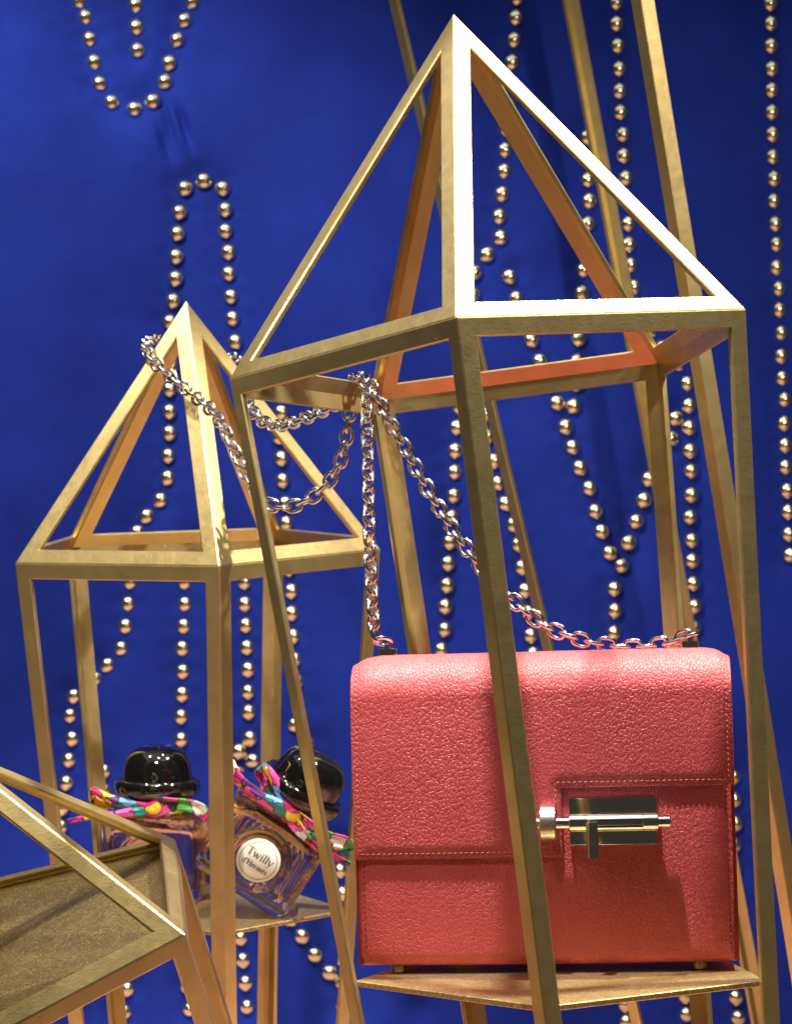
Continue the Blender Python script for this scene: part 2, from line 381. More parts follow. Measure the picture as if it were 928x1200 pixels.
def lantern(name, R, t, r, h, k, ph, wd, th, label, group=None, legw={}, rimw={}):
    R = Matrix(R); t = Vector(t) + Vector((0, 0, ZC))
    ang = [ph + i * 2 * math.pi / 5 for i in range(5)]
    apex = R @ Vector((0, 0, h)) + t
    ring = [R @ Vector((r * math.cos(a), r * math.sin(a), 0)) + t for a in ang]
    low = [R @ Vector(((r - k) * math.cos(a), (r - k) * math.sin(a), -1.0)) + t for a in ang]
    foot = [ring[i] + (low[i] - ring[i]) * ((ring[i].z) / (ring[i].z - low[i].z)) for i in range(5)]
    root_loc = sum(foot, Vector()) / 5
    root = empty(name, Matrix.Translation(root_loc)); tag(root, label, 'lantern', group)
    center = t + R @ Vector((0, 0, -0.05))
    c = 0.0007
    facets = {}
    for i in range(5):
        j = (i + 1) % 5
        facets[('T', i)] = ([apex, ring[i], ring[j]], [('A',), ('R', i), ('R', j)], [wd, rimw.get(i, wd), wd])
        wl = legw.get(i, wd)
        facets[('Q', i)] = ([ring[i], foot[i], foot[j], ring[j]], [('R', i), ('F', i), ('F', j), ('R', j)], [wl, 0, wl, wd])
    data = {}
    for key, (poly, vk, ds) in facets.items():
        full, n = inset(poly, ds)
        if n.dot(sum(poly, Vector()) / len(poly) - center) < 0: n = -n
        def ins(fn): return inset(poly, [0 if q == 0 else fn(q) for q in ds])[0]
        a = ins(lambda q: c); b = ins(lambda q: q - c); f_ = ins(lambda q: q)
        data[key] = {vk[q]: dict(a=a[q], b=b[q], c=f_[q] - n * c, j=f_[q] - n * th, n=n) for q in range(len(poly))}
    pos = {('A',): apex}
    for i in range(5): pos[('R', i)] = ring[i]; pos[('F', i)] = foot[i]
    # inner vertices: least squares of the adjacent offset planes
    inner = {}; outer = {}
    for v, p in pos.items():
        ns = [d[v]['n'] for d in data.values() if v in d]
        A = np.array([list(q) for q in ns]); bvec = np.array([-th] * len(ns))
        if v[0] == 'F':
            A = np.vstack([A, [0, 0, 1]]); bvec = np.append(bvec, 0)
        sol = np.linalg.lstsq(A, bvec, rcond=None)[0]
        inner[v] = p + Vector(sol)
        outer[v] = p + Vector(sol) * (0.35 * c / th) if v[0] != 'F' else p
    def bar(nm, f, g, v1, v2):
        rings = []
        for v in (v1, v2):
            F, G = data[f][v], data[g][v]
            rings.append([F['j'], F['c'], F['b'], F['a'], outer[v], G['a'], G['b'], G['c'], G['j'], inner[v]])
        n = len(rings[0]); vv = [p - root_loc for p in rings[0] + rings[1]]
        ff = [(q, (q + 1) % n, n + (q + 1) % n, n + q) for q in range(n)]
        if v2[0] == 'F': ff.append(tuple(range(n, 2 * n)))
        bm = bmesh.new(); bv = [bm.verts.new(p) for p in vv]
        for q in ff: bm.faces.new([bv[z] for z in q])
        return bm_obj(nm, bm, M['gold'], root)
    for i in range(5):
        p = (i - 1) % 5; j = (i + 1) % 5
        bar('rib', ('T', p), ('T', i), ('A',), ('R', i))
        bar('ring_bar', ('T', i), ('Q', i), ('R', i), ('R', j))
        bar('leg', ('Q', p), ('Q', i), ('R', i), ('F', i))
    return dict(root=root, loc=root_loc, apex=apex, ring=ring, foot=foot, R=R, t=t)

def plate(name, L, pts, th, mat, up):
    c = L['loc']; up = up.normalized()
    bm = bmesh.new()
    top = [bm.verts.new(p - c) for p in pts]; bot = [bm.verts.new(p - c - up * th) for p in pts]
    bm.faces.new(top); bm.faces.new(bot[::-1])
    for i in range(len(pts)): bm.faces.new([top[i], bot[i], bot[(i + 1) % len(pts)], top[(i + 1) % len(pts)]])
    bmesh.ops.bevel(bm, geom=list(bm.edges), offset=0.0004, segments=1, affect='EDGES')
    return bm_obj(name, bm, mat, L['root'])

def shelf_pts(L, p0, n, scale):
    pts = []
    for i in range(5):
        a, b = L['ring'][i], L['foot'][i]; s = n.dot(p0 - a) / n.dot(b - a); pts.append(a + (b - a) * s)
    c = sum(pts, Vector()) / 5
    return [c + (p - c) * scale for p in pts]

BW, BT = 0.0098, 0.0030
L1 = lantern('gold_lantern', [[0.99376, 0.00474, -0.11142], [0.00474, 0.9964, 0.08469], [0.11142, -0.08469, 0.99016]],
             (0.05305, 1.30057, 0.0852), 0.145, 0.19191, 0.07991, 3.29524, BW, BT,
             'gold pyramid-topped frame standing around the coral handbag', 'gold lantern frames', {0: 0.0076})
N1 = Vector((-0.02818, 0.03417, 0.99902)); S1 = Vector((-0.028, 1.2544, -0.2468 + ZC))
plate('shelf', L1, shelf_pts(L1, S1, N1, 0.945), 0.003, M['gold_sheet'], N1)

L2 = lantern('gold_lantern', [[0.99974, -0.00067, -0.02276], [-0.00067, 0.99829, -0.05843], [0.02276, 0.05843, 0.99803]],
             (-0.13209, 1.55446, -0.02604), 0.12284, 0.16339, 0.08878, 3.66877, 0.0100, BT,
             'small gold pyramid-topped frame holding the perfume bottles, chain looped round its tip', 'gold lantern frames')
Z2 = Vector((0, 0, 1)); S2 = Vector((-0.105, 1.468, -0.2595 + ZC))
plate('shelf', L2, shelf_pts(L2, S2, Z2, 0.95), 0.0025, M['gold_sheet'], Z2)

k3 = 0.72
L3 = lantern('gold_lantern', [[0.30638, -0.8938, -0.3275], [0.87338, 0.40078, -0.27673], [0.3786, -0.20125, 0.90342]],
             (-0.26281 * k3, 1.68695 * k3, -0.30497 * k3), 0.145 * k3, 0.16487 * k3, 0.09402, 3.2952, 0.0088, 0.0027,
             'gold frame leaning far to one side with a flat gold panel across its rim', 'gold lantern frames', {}, {2: 0.0050, 3: 0.0050})
n3 = L3['R'] @ Vector((0, 0, 1)); c3 = sum(L3['ring'], Vector()) / 5 - n3 * 0.0025
plate('panel', L3, [c3 + (p - sum(L3['ring'], Vector()) / 5) * 0.965 for p in L3['ring']], 0.002, M['gold_sheet'], n3)

L4 = lantern('gold_lantern', [[0.98816, -0.00391, -0.15339], [-0.00391, 0.99871, -0.05064], [0.15339, 0.05064, 0.98687]],
             (0.19523, 1.67288, 0.45), 0.21712, 0.27, 0.08135, 3.15067, 0.0095, 0.0030,
             'tall gold frame whose long slanting legs rise behind the coral handbag', 'gold lantern frames')

# ------------------------------------------------------------------ coral handbag
yaw = math.radians(-6)
def shelf_z(x, y): return S1.z - (N1.x * (x - S1.x) + N1.y * (y - S1.y)) / N1.z
bo = Vector((0.0803, 1.262, 0)); bo.z = shelf_z(bo.x, bo.y)
BAGM = frame(bo, Vector((math.cos(yaw), math.sin(yaw), 0)), N1)
bag = empty('handbag', BAGM)
tag(bag, 'coral grained-leather flap handbag with silver bolt lock and chain strap', 'handbag')
FT = 0.0045                      # feet height
D, HB, RC = 0.056, 0.1600, 0.017
WX = 0.0992
def front_bulge(z): return -0.0022 * math.sin(math.pi * min(max((z - FT) / HB, 0), 1)) ** 1.0

def profile(off):
    """(y, z) outline of the bag seen from the side; starts at front low going up, over and down the back."""
    pts = []
    zt = FT + HB + off; yf = -off; yb = D + off
    return yf, yb, zt

def surf(off, s, front_top):
    """Point on the outer flap curve: s = 0 on the front at z = front_top, going up the front, over and down the back."""
    yf, yb, zt = profile(off); rc = RC + off
    a = (zt - rc) - front_top
    if s <= a:
        z = front_top + s; return (yf + front_bulge(z) * 1.0, z, (0, -1, 0))
    s -= a; q = rc * math.pi / 2
    if s <= q:
        th = s / rc; return (yf + rc - rc * math.cos(th) + front_bulge(zt - rc) * (1 - s / q), zt - rc + rc * math.sin(th), (0, -math.cos(th), math.sin(th)))
    s -= q; b = (yb - yf) - 2 * rc
    if s <= b: return (yf + rc + s, zt, (0, 0, 1))
    s -= b
    if s <= q:
        th = s / rc; return (yb - rc + rc * math.sin(th), zt - rc + rc * math.cos(th), (0, math.sin(th), math.cos(th)))
    s -= q; return (yb, zt - rc - s, (0, 1, 0))

def end_drop(x, z):
    e = max(0, (abs(x) - 0.084) / 0.017)
    return 0.0030 * e * e * max(0, (z - FT) / HB - 0.6) / 0.4

# body
def build_body():
    bm = bmesh.new()
    prof = []
    r = 0.007
    zt = FT + HB - 0.0015
    for k in range(7):
        th = math.radians(90 * k / 6); prof.append((r - r * math.cos(th), FT + r - r * math.sin(th)))  # bottom front corner
    prof = prof[::-1]                 # from bottom going to front
    nf = 26
    for k in range(1, nf): prof.append((0.0, FT + r + (zt - RC - FT - r) * k / nf))
    for k in range(9):
        th = math.radians(90 * k / 8); prof.append((RC - RC * math.cos(th), zt - RC + RC * math.sin(th)))
    for k in range(9):
        th = math.radians(90 * k / 8); prof.append((D - RC + RC * math.sin(th), zt - RC + RC * math.cos(th)))
    for k in range(1, 8): prof.append((D, zt - RC - (zt - RC - FT - r) * k / 8))
    for k in range(7):
        th = math.radians(90 * k / 6); prof.append((D - r + r * math.cos(th), FT + r - r * math.sin(th)))
    prof.append((D * 0.66, FT - 0.0)); prof.append((D * 0.33, FT))
    xs = np.concatenate([[-WX], np.linspace(-WX + 0.003, WX - 0.003, 60), [WX]])
    rings = []
    for x in xs:
        e = min(1, (WX - abs(x)) / 0.006); ring_ = []
        for y, z in prof:
            puff = -front_bulge(z) * (1 if y < D / 2 else 0) * (0.3 + 0.7 * e)
            sag = 0.0012 * math.cos(x / WX * 1.5) * (1 if z < FT + 0.006 else 0)
            ring_.append(bm.verts.new((x, y - puff - (0.0004 * e if y < 0.004 else 0), z - end_drop(x, z) - sag * 0.6)))
        rings.append(ring_)
    n = len(prof)
    for a, b in zip(rings, rings[1:]):
        for k in range(n): bm.faces.new([a[k], a[(k + 1) % n], b[(k + 1) % n], b[k]])
    for rr, sg in ((rings[0], 1), (rings[-1], -1)):
        c = bm.verts.new((rr[0].co.x + sg * 0.004, D / 2, FT + HB / 2))
        inn = [bm.verts.new((v.co.x + sg * 0.0035, v.co.y + (D / 2 - v.co.y) * 0.12, v.co.z + (FT + HB / 2 - v.co.z) * 0.04)) for v in rr]
        for k in range(n):
            bm.faces.new([rr[k], rr[(k + 1) % n], inn[(k + 1) % n], inn[k]]); bm.faces.new([inn[k], inn[(k + 1) % n], c])
    return bm_obj('body', bm, M['leather'], bag, True)
build_body()

# flap with its stepped lower edge
FX = 0.1008; STEP_X = 0.0100; ZL, ZR = FT + 0.0572, FT + 0.0935; FOFF = 0.0030
def edge_dist(x, z, front):
    d = min(FX - x, FX + x)
    if front:
        if x <= STEP_X: d = min(d, z - ZL)
        else: d = min(d, z - ZR)
        if z < ZR: d = min(d, STEP_X - x)
        else:
            if x <= STEP_X: d = min(d, math.hypot(STEP_X - x, max(0, z - ZR)) if z > ZR else STEP_X - x)
    return max(d, 0)
def flap_point(x, s, lift=0.0):
    y, z, n = surf(FOFF, s, ZL)
    front = n[1] < -0.5
    e = edge_dist(x, z, n[1] < -0.01 and z < FT + HB - 0.02) if front else min(FX - x, FX + x)
    t = min(1, e / 0.0075); t = t * t * (3 - 2 * t); p = 0.0016 * t
    if front: p -= 0.0008 * min(1, max(0, (FT + 0.125 - z) / 0.06))      # the free end lies close to the body
    nn = Vector(n)
    w_ = 0.00025 * math.sin(40 * x + 3) * math.sin(35 * z)
    q = Vector((x, y, z - end_drop(x, z))) + nn * (p + lift + w_)
    return q
def build_flap():
    yf, yb, zt = profile(FOFF); rc = RC + FOFF
    total = (zt - rc - ZL) + rc * math.pi + (yb - yf - 2 * rc) + 0.06
    xs = sorted(set([-FX, STEP_X, FX] + list(np.linspace(-FX, STEP_X, 64)) + list(np.linspace(STEP_X, FX, 54)) + [-FX + 0.0006, FX - 0.0006]))
    s0 = ZR - ZL
    ss = sorted(set(list(np.linspace(0, s0, 24)) + list(np.linspace(s0, total, 110)) + [0.0006, s0 + 0.0006]))
    bm = bmesh.new(); g = {}
    def V(i, j):
        if (i, j) not in g: g[i, j] = bm.verts.new(flap_point(xs[i], ss[j]))
        return g[i, j]
    for i in range(len(xs) - 1):
        for j in range(len(ss) - 1):
            if xs[i] >= STEP_X - 1e-9 and ss[j] < s0 - 1e-9: continue
            bm.faces.new([V(i, j), V(i + 1, j), V(i + 1, j + 1), V(i, j + 1)])
    o = bm_obj('flap', bm, M['leather'], bag, True)
    o.data.materials.append(M['edge'])
    sol = o.modifiers.new('thickness', 'SOLIDIFY'); sol.thickness = 0.0026; sol.offset = -1; sol.material_offset_rim = 1; sol.use_rim = True
    return o
flap = build_flap()
# make sure the shell thickens towards the bag
_p = flap.data.polygons[len(flap.data.polygons) // 4]
if flap.data.polygons[5].normal.y > 0:
    flap.data.flip_normals()

def stitch_line(bm, fn, length, pitch=0.0029, ln=0.0019, rad=0.00032):
    n = int(length / pitch)
    for k in range(n):
        s = (k + 0.5) * length / n
        a, b, nn = fn(s - ln / 2), fn(s + ln / 2), None
        d = (b - a).normalized()
        up = Vector((0, -1, 0.0)); side = d.cross(up)
        side.normalize(); up = side.cross(d)
        a = a + side * 0.00012; b = b - side * 0.00012
        secs = []
        for t_, rr in ((0, 0.25), (0.15, 0.85), (0.5, 1), (0.85, 0.85), (1, 0.25)):
            p = a.lerp(b, t_); secs.append([bm.verts.new(p + (side * math.cos(q) + up * math.sin(q)) * rad * rr) for q in [math.pi * 2 * z / 6 for z in range(6)]])
        for u, v in zip(secs, secs[1:]):
            for z in range(6): bm.faces.new([u[z], u[(z + 1) % 6], v[(z + 1) % 6], v[z]])
        bm.faces.new(secs[0][::-1]); bm.faces.new(secs[-1])
def build_stitches():
    I = 0.0030
    bm = bmesh.new(); lf = 0.0002
    top_s = (FT + HB + FOFF - (RC + FOFF)) - ZL + 0.022
    stitch_line(bm, lambda s: flap_point(-FX + I, I + s, lf), top_s - I)
    stitch_line(bm, lambda s: flap_point(-FX + I + s, I, lf), STEP_X - I - (-FX + I))
    stitch_line(bm, lambda s: flap_point(STEP_X - I, I + s, lf), ZR - ZL)
    stitch_line(bm, lambda s: flap_point(STEP_X - I + s, ZR - ZL + I, lf), FX - I - (STEP_X - I))
    stitch_line(bm, lambda s: flap_point(FX - I, ZR - ZL + I + s, lf), top_s - I - (ZR - ZL))
    o = bm_obj('stitching', bm, M['thread'], bag, True); tag(o, kind='stuff')
    bm = bmesh.new()
    def side(sx, z1):
        stitch_line(bm, lambda s: Vector((sx * (WX - 0.0030), front_bulge(FT + 0.006 + s) * 0.65 - 0.0002, FT + 0.006 + s)), z1 - FT - 0.008)
    side(-1, ZL); side(1, ZR)
    o = bm_obj('stitching', bm, M['thread_dark'], bag, True); tag(o, kind='stuff')
build_stitches()

# cut leather edges along the front of the gussets
def strip(x0, x1, z0, z1, name='edge_trim'):
    bm = bmesh.new(); n = 24; rows = []
    for k in range(n + 1):
        z = z0 + (z1 - z0) * k / n; y = front_bulge(z) * 0.3
        rows.append([bm.verts.new((x0, y - 0.0002, z)), bm.verts.new((x1, y + 0.0002, z)), bm.verts.new((x1, y + 0.0035, z)), bm.verts.new((x0, y + 0.0035, z))])
    for a, b in zip(rows, rows[1:]):
        for q in range(4): bm.faces.new([a[q], a[(q + 1) % 4], b[(q + 1) % 4], b[q]])
    bm.faces.new(rows[0]); bm.faces.new(rows[-1][::-1])
    return bm_obj(name, bm, M['edge'], bag)
strip(-WX - 0.0014, -WX + 0.0003, FT + 0.001, ZL + 0.004)
strip(WX - 0.0003, WX + 0.0014, FT + 0.001, ZR + 0.004)

def box_bm(bm, x0, x1, y0, y1, z0, z1, bev=0.0004, seg=2):
    b2 = bmesh.new()
    bmesh.ops.create_cube(b2, size=1)
    for v in b2.verts: v.co = Vector(((x0 + x1) / 2 + v.co.x * (x1 - x0), (y0 + y1) / 2 + v.co.y * (y1 - y0), (z0 + z1) / 2 + v.co.z * (z1 - z0)))
    bmesh.ops.bevel(b2, geom=list(b2.edges), offset=bev, segments=seg, affect='EDGES', profile=0.5)
    me = bpy.data.meshes.new('tmp'); b2.to_mesh(me); b2.free(); bm.from_mesh(me); bpy.data.meshes.remove(me)

def tube_x(bm, x0, x1, cy, cz, r0, n=28, r_in=0.0, bev=0.0004):
    """A turned bar along x, with softened ends; hollow when r_in > 0."""
    prof = [(x0, r0 - bev), (x0 + bev, r0), (x1 - bev, r0), (x1, r0 - bev)]
    if r_in: prof += [(x1, r_in), (x0, r_in)]
    rings = [[bm.verts.new((x, cy + r * math.cos(2 * math.pi * k / n), cz + r * math.sin(2 * math.pi * k / n))) for k in range(n)] for x, r in prof]
    pairs = list(zip(rings, rings[1:])) + ([(rings[-1], rings[0])] if r_in else [])
    for a, b in pairs:
        for k in range(n): bm.faces.new([a[k], a[(k + 1) % n], b[(k + 1) % n], b[k]])
    if not r_in: bm.faces.new(rings[0]); bm.faces.new(rings[-1][::-1])

# bolt lock
def smooth_by_angle(o, deg=35):
    o.data.polygons.foreach_set('use_smooth', [True] * len(o.data.polygons))
    o.data.set_sharp_from_angle(angle=math.radians(deg))
def build_lock():
    zb = FT + 0.0755; yr = -0.0125
    bm = bmesh.new(); box_bm(bm, 0.0138, 0.0600, -0.0072, -0.001, FT + 0.0632, FT + 0.0882, 0.0009)
    p = bm_obj('lock_plate', bm, M['lock'], bag); smooth_by_angle(p)
    bm = bmesh.new()
    tube_x(bm, 0.0140, 0.0232, yr + 0.001, zb, 0.0046); tube_x(bm, 0.0522, 0.0606, yr + 0.001, zb, 0.0046)
    # open barrel between the two collars: only the back shell
    n = 14
    for (a0, a1) in ((math.radians(20), math.radians(152)), (math.radians(-148), math.radians(-20)),):
        pts_o = []; 
        for k in range(n + 1):
            a = a0 + (a1 - a0) * k / n
            pts_o.append(((yr + 0.001) + 0.0046 * math.cos(a), zb + 0.0046 * math.sin(a)))
        pts_i = [((yr + 0.001) + 0.0036 * math.cos(a0 + (a1 - a0) * k / n), zb + 0.0036 * math.sin(a0 + (a1 - a0) * k / n)) for k in range(n + 1)][::-1]
        loop = pts_o + pts_i
        l0 = [bm.verts.new((0.0230, y, z)) for y, z in loop]; l1 = [bm.verts.new((0.0524, y, z)) for y, z in loop]
        for k in range(len(loop)): bm.faces.new([l0[k], l0[(k + 1) % len(loop)], l1[(k + 1) % len(loop)], l1[k]])
    h = bm_obj('barrel', bm, M['lock'], bag); smooth_by_angle(h)
    bm = bmesh.new(); tube_x(bm, -0.0125, 0.0668, yr + 0.001, zb, 0.0032)
    b = bm_obj('bolt', bm, M['lock'], bag); smooth_by_angle(b)
    bm = bmesh.new(); box_bm(bm, 0.0232, 0.0290, yr - 0.0058, yr - 0.0040, zb - 0.0175, zb + 0.001, 0.0004)
    for v in bm.verts:
        f = max(0, (zb - v.co.z) / 0.0175); v.co.y -= 0.0030 * f * f; v.co.x += (v.co.x - 0.0261) * 0.12 * f
    box_bm(bm, 0.0236, 0.0286, yr - 0.0045, yr + 0.001, zb - 0.002, zb + 0.002, 0.0003)
    l = bm_obj('lever', bm, M['lock'], bag); smooth_by_angle(l)
    bm = bmesh.new(); tube_x(bm, -0.0015, 0.0072, yr + 0.003, zb, 0.0096, 40, 0.0078, 0.0006)
    s = bm_obj('staple', bm, M['brushed'], bag); smooth_by_angle(s)
build_lock()

# feet
for fx in (-0.080, 0.080):
    for fy in (0.009, D - 0.009):
        bm = bmesh.new(); prof = [(0.0, 0.0), (0.0034, 0.0), (0.0040, 0.0008), (0.0040, 0.0034), (0.0032, 0.0062)]
        n = 18; rings = []
        for r, z in prof[1:]: rings.append([bm.verts.new((fx + r * math.cos(2 * math.pi * k / n), fy + r * math.sin(2 * math.pi * k / n), z)) for k in range(n)])
        for a, b in zip(rings, rings[1:]):
            for k in range(n): bm.faces.new([a[k], a[(k + 1) % n], b[(k + 1) % n], b[k]])
        bm.faces.new(rings[0]); bm.faces.new(rings[-1])
        smooth_by_angle(bm_obj('foot', bm, M['brassfoot'], bag))

# ------------------------------------------------------------------ chain strap
BI = BAGM.inverted()
def link_mesh_data():
    bm = bmesh.new(); wr = 0.00112; n, m = 26, 9; la, lb = 0.00475, 0.0036    # half length / half width of the wire's centre line
    rings = []
    for k in range(n):
        a = 2 * math.pi * k / n
        e = 0.80
        cx = la * math.copysign(abs(math.cos(a)) ** e, math.cos(a)); cy = lb * math.copysign(abs(math.sin(a)) ** e, math.sin(a))
        nx, ny = math.cos(a) / la, math.sin(a) / lb; l = math.hypot(nx, ny); nx, ny = nx / l, ny / l
        rings.append([bm.verts.new((cx + nx * wr * math.cos(2 * math.pi * q / m), cy + ny * wr * math.cos(2 * math.pi * q / m), wr * math.sin(2 * math.pi * q / m))) for q in range(m)])
    for k in range(n):
        for q in range(m): bm.faces.new([rings[k][q], rings[(k + 1) % n][q], rings[(k + 1) % n][(q + 1) % m], rings[k][(q + 1) % m]])
    bmesh.ops.recalc_face_normals(bm, faces=bm.faces)
    me = bpy.data.meshes.new('chain_link'); bm.to_mesh(me); bm.free(); me.materials.append(M['chrome'])
    me.polygons.foreach_set('use_smooth', [True] * len(me.polygons)); return me
LM = link_mesh_data()
top_l = BAGM @ Vector((-0.0830, D * 0.45, FT + HB + FOFF + 0.0085)); top_r = BAGM @ Vector((0.0805, D * 0.45, FT + HB + FOFF + 0.0085))
chain_pts = [top_l, at(441, 748, 1.297), at(438, 730, 1.301), at(436, 690, 1.311), at(433, 640, 1.324), at(432, 580, 1.338), at(431, 520, 1.352), at(430, 475, 1.362), at(428, 452, 1.374),
    at(420, 441, 1.392), at(411, 453, 1.412), at(410, 485, 1.412), at(404, 525, 1.415), at(392, 556, 1.42), at(370, 580, 1.425), at(345, 593, 1.43), at(322, 594, 1.432), at(303, 580, 1.437), at(288, 556, 1.443), at(275, 528, 1.45),
    at(263, 502, 1.458), at(245, 478, 1.476), at(222, 460, 1.492), at(203, 444, 1.500), at(188, 431, 1.508), at(175, 416, 1.517), at(170, 404, 1.530), at(180, 397, 1.560), at(196, 402, 1.590),
    at(212, 407, 1.605), at(230, 405, 1.61), at(247, 408, 1.605), at(262, 417, 1.595), at(278, 419, 1.58), at(288, 432, 1.55), at(285, 455, 1.52), at(294, 480, 1.49),
    at(310, 495, 1.475), at(330, 499, 1.455), at(352, 492, 1.44), at(375, 483, 1.425), at(395, 473, 1.412), at(408, 460, 1.408), at(419, 445, 1.400), at(431, 447, 1.381), at(441, 463, 1.373), at(453, 488, 1.368), at(478, 531, 1.358),
    at(508, 585, 1.346), at(543, 638, 1.333), at(570, 672, 1.325), at(600, 702, 1.317), at(632, 729, 1.31), at(665, 745, 1.304), at(700, 754, 1.300), at(740, 758, 1.296), at(775, 755, 1.292), top_r]
def catmull(P, per=24):
    out = []
    for i in range(len(P) - 1):
        p0, p1, p2, p3 = P[max(i - 1, 0)], P[i], P[i + 1], P[min(i + 2, len(P) - 1)]
        for k in range(per):
            t = k / per
            out.append(0.5 * ((2 * p1) + (p2 - p0) * t + (2 * p0 - 5 * p1 + 4 * p2 - p3) * t * t + (3 * p1 - p0 - 3 * p2 + p3) * t ** 3))
    out.append(P[-1]); return out
dense = catmull(chain_pts)
pitch = 0.0072
nodes = [dense[0]]; last = dense[0]
for a, b in zip(dense, dense[1:]):
    while (b - last).length >= pitch:
        # intersect the segment with the sphere around last
        lo, hi = 0.0, 1.0
        for _ in range(30):
            mid = (lo + hi) / 2
            if (a.lerp(b, mid) - last).length < pitch: lo = mid
            else: hi = mid
        last = a.lerp(b, hi); nodes.append(last)
nodes.append(dense[-1])
ref = Vector((1, 0, 0)); prev_t = None
for i in range(len(nodes) - 1):
    p, q = nodes[i], nodes[i + 1]; t_ = (q - p).normalized()
    if prev_t is not None:
        ref = prev_t.rotation_difference(t_) @ ref
    ref = (ref - t_ * ref.dot(t_)).normalized(); prev_t = t_
    roll = (i % 2) * math.pi / 2 + random.uniform(-0.16, 0.16) + 0.10
    u = Matrix.Rotation(roll, 3, t_) @ ref
    v = t_.cross(u)
    m = Matrix.Identity(4); c = (p + q) / 2
    for a in range(3): m[a][0] = t_[a]; m[a][1] = u[a]; m[a][2] = v[a]; m[a][3] = c[a]
    o = bpy.data.objects.new('chain_link', LM); C.objects.link(o); o.parent = bag; o.matrix_local = BI @ m

# chain anchors on top of the bag
for sx in (-0.0830, 0.0805):
    bm = bmesh.new(); z0 = FT + HB + FOFF - 0.0005
    box_bm(bm, sx - 0.0045, sx + 0.0045, D * 0.45 - 0.006, D * 0.45 + 0.006, z0, z0 + 0.0062, 0.0005)
    for dy in (-0.0036, 0.0024): box_bm(bm, sx - 0.0016, sx + 0.0016, D * 0.45 + dy, D * 0.45 + dy + 0.0014, z0 + 0.0056, z0 + 0.0112, 0.0006)
    a = bm_obj('chain_anchor', bm, M['lock'], bag); smooth_by_angle(a)
    bm = bmesh.new(); tube_x(bm, -0.0040, 0.0040, 0, 0, 0.0008, 12, 0, 0.0002)
    bm_obj('pin', bm, M['chrome'], a, True, Matrix.Translation((sx, D * 0.45 - 0.0002, z0 + 0.0090)) @ Matrix.Rotation(math.pi / 2, 4, 'Z'))

# ------------------------------------------------------------------ perfume bottles with bowler-hat caps
def lathe(name, prof, mat, parent, n=48, matrix=None):
    bm = bmesh.new(); rings = []
    for r, z in prof:
        rings.append([bm.verts.new((max(r, 1e-5) * math.cos(2 * math.pi * k / n), max(r, 1e-5) * math.sin(2 * math.pi * k / n), z)) for k in range(n)])
    for a, b in zip(rings, rings[1:]):
        for k in range(n): bm.faces.new([a[k], a[(k + 1) % n], b[(k + 1) % n], b[k]])
    bm.faces.new(rings[0]); bm.faces.new(rings[-1])
    bmesh.ops.remove_doubles(bm, verts=bm.verts, dist=1e-6)
    return bm_obj(name, bm, mat, parent, True, matrix)

def rbox(name, sx, sy, sz, r, seg, mat, parent, matrix=None, z0=0):
    bm = bmesh.new(); bmesh.ops.create_cube(bm, size=1)
    for v in bm.verts: v.co = Vector((v.co.x * sx, v.co.y * sy, z0 + (v.co.z + 0.5) * sz))
    bmesh.ops.bevel(bm, geom=list(bm.edges), offset=r, segments=seg, affect='EDGES', profile=0.5)
    o = bm_obj(name, bm, mat, parent, True, matrix); return o

def ribbon(name, pts, width, mat, parent, wdir, curl=0.25, twist=0.0, taper=0.0):
    pts = catmull([Vector(p) for p in pts], 10); bm = bmesh.new(); rows = []
    nn = len(pts); m = 7
    for i, p in enumerate(pts):
        t_ = (pts[min(i + 1, nn - 1)] - pts[max(i - 1, 0)]).normalized(); s = i / (nn - 1)
        wv = Vector(wdir); wv = (wv - t_ * wv.dot(t_)).normalized(); wv = Matrix.Rotation(twist * s, 3, t_) @ wv; nv = t_.cross(wv)
        wd = 0.86 * width * (1 - taper * s) * (0.75 + 0.25 * math.sin(math.pi * min(1, s * 2.2 + 0.15)))
        row = []
        for j in range(m):
            u = j / (m - 1) * 2 - 1
            row.append(bm.verts.new(p + wv * (u * wd / 2) + nv * (curl * wd * (u * u - 0.4) + 0.0006 * math.sin(5 * u + 9 * s))))
        rows.append(row)
    for a, b in zip(rows, rows[1:]):
        for j in range(m - 1): bm.faces.new([a[j], a[j + 1], b[j + 1], b[j]])
    o = bm_obj(name, bm, mat, parent, True)
    so = o.modifiers.new('thickness', 'SOLIDIFY'); so.thickness = 0.0007; so.offset = 0
    return o

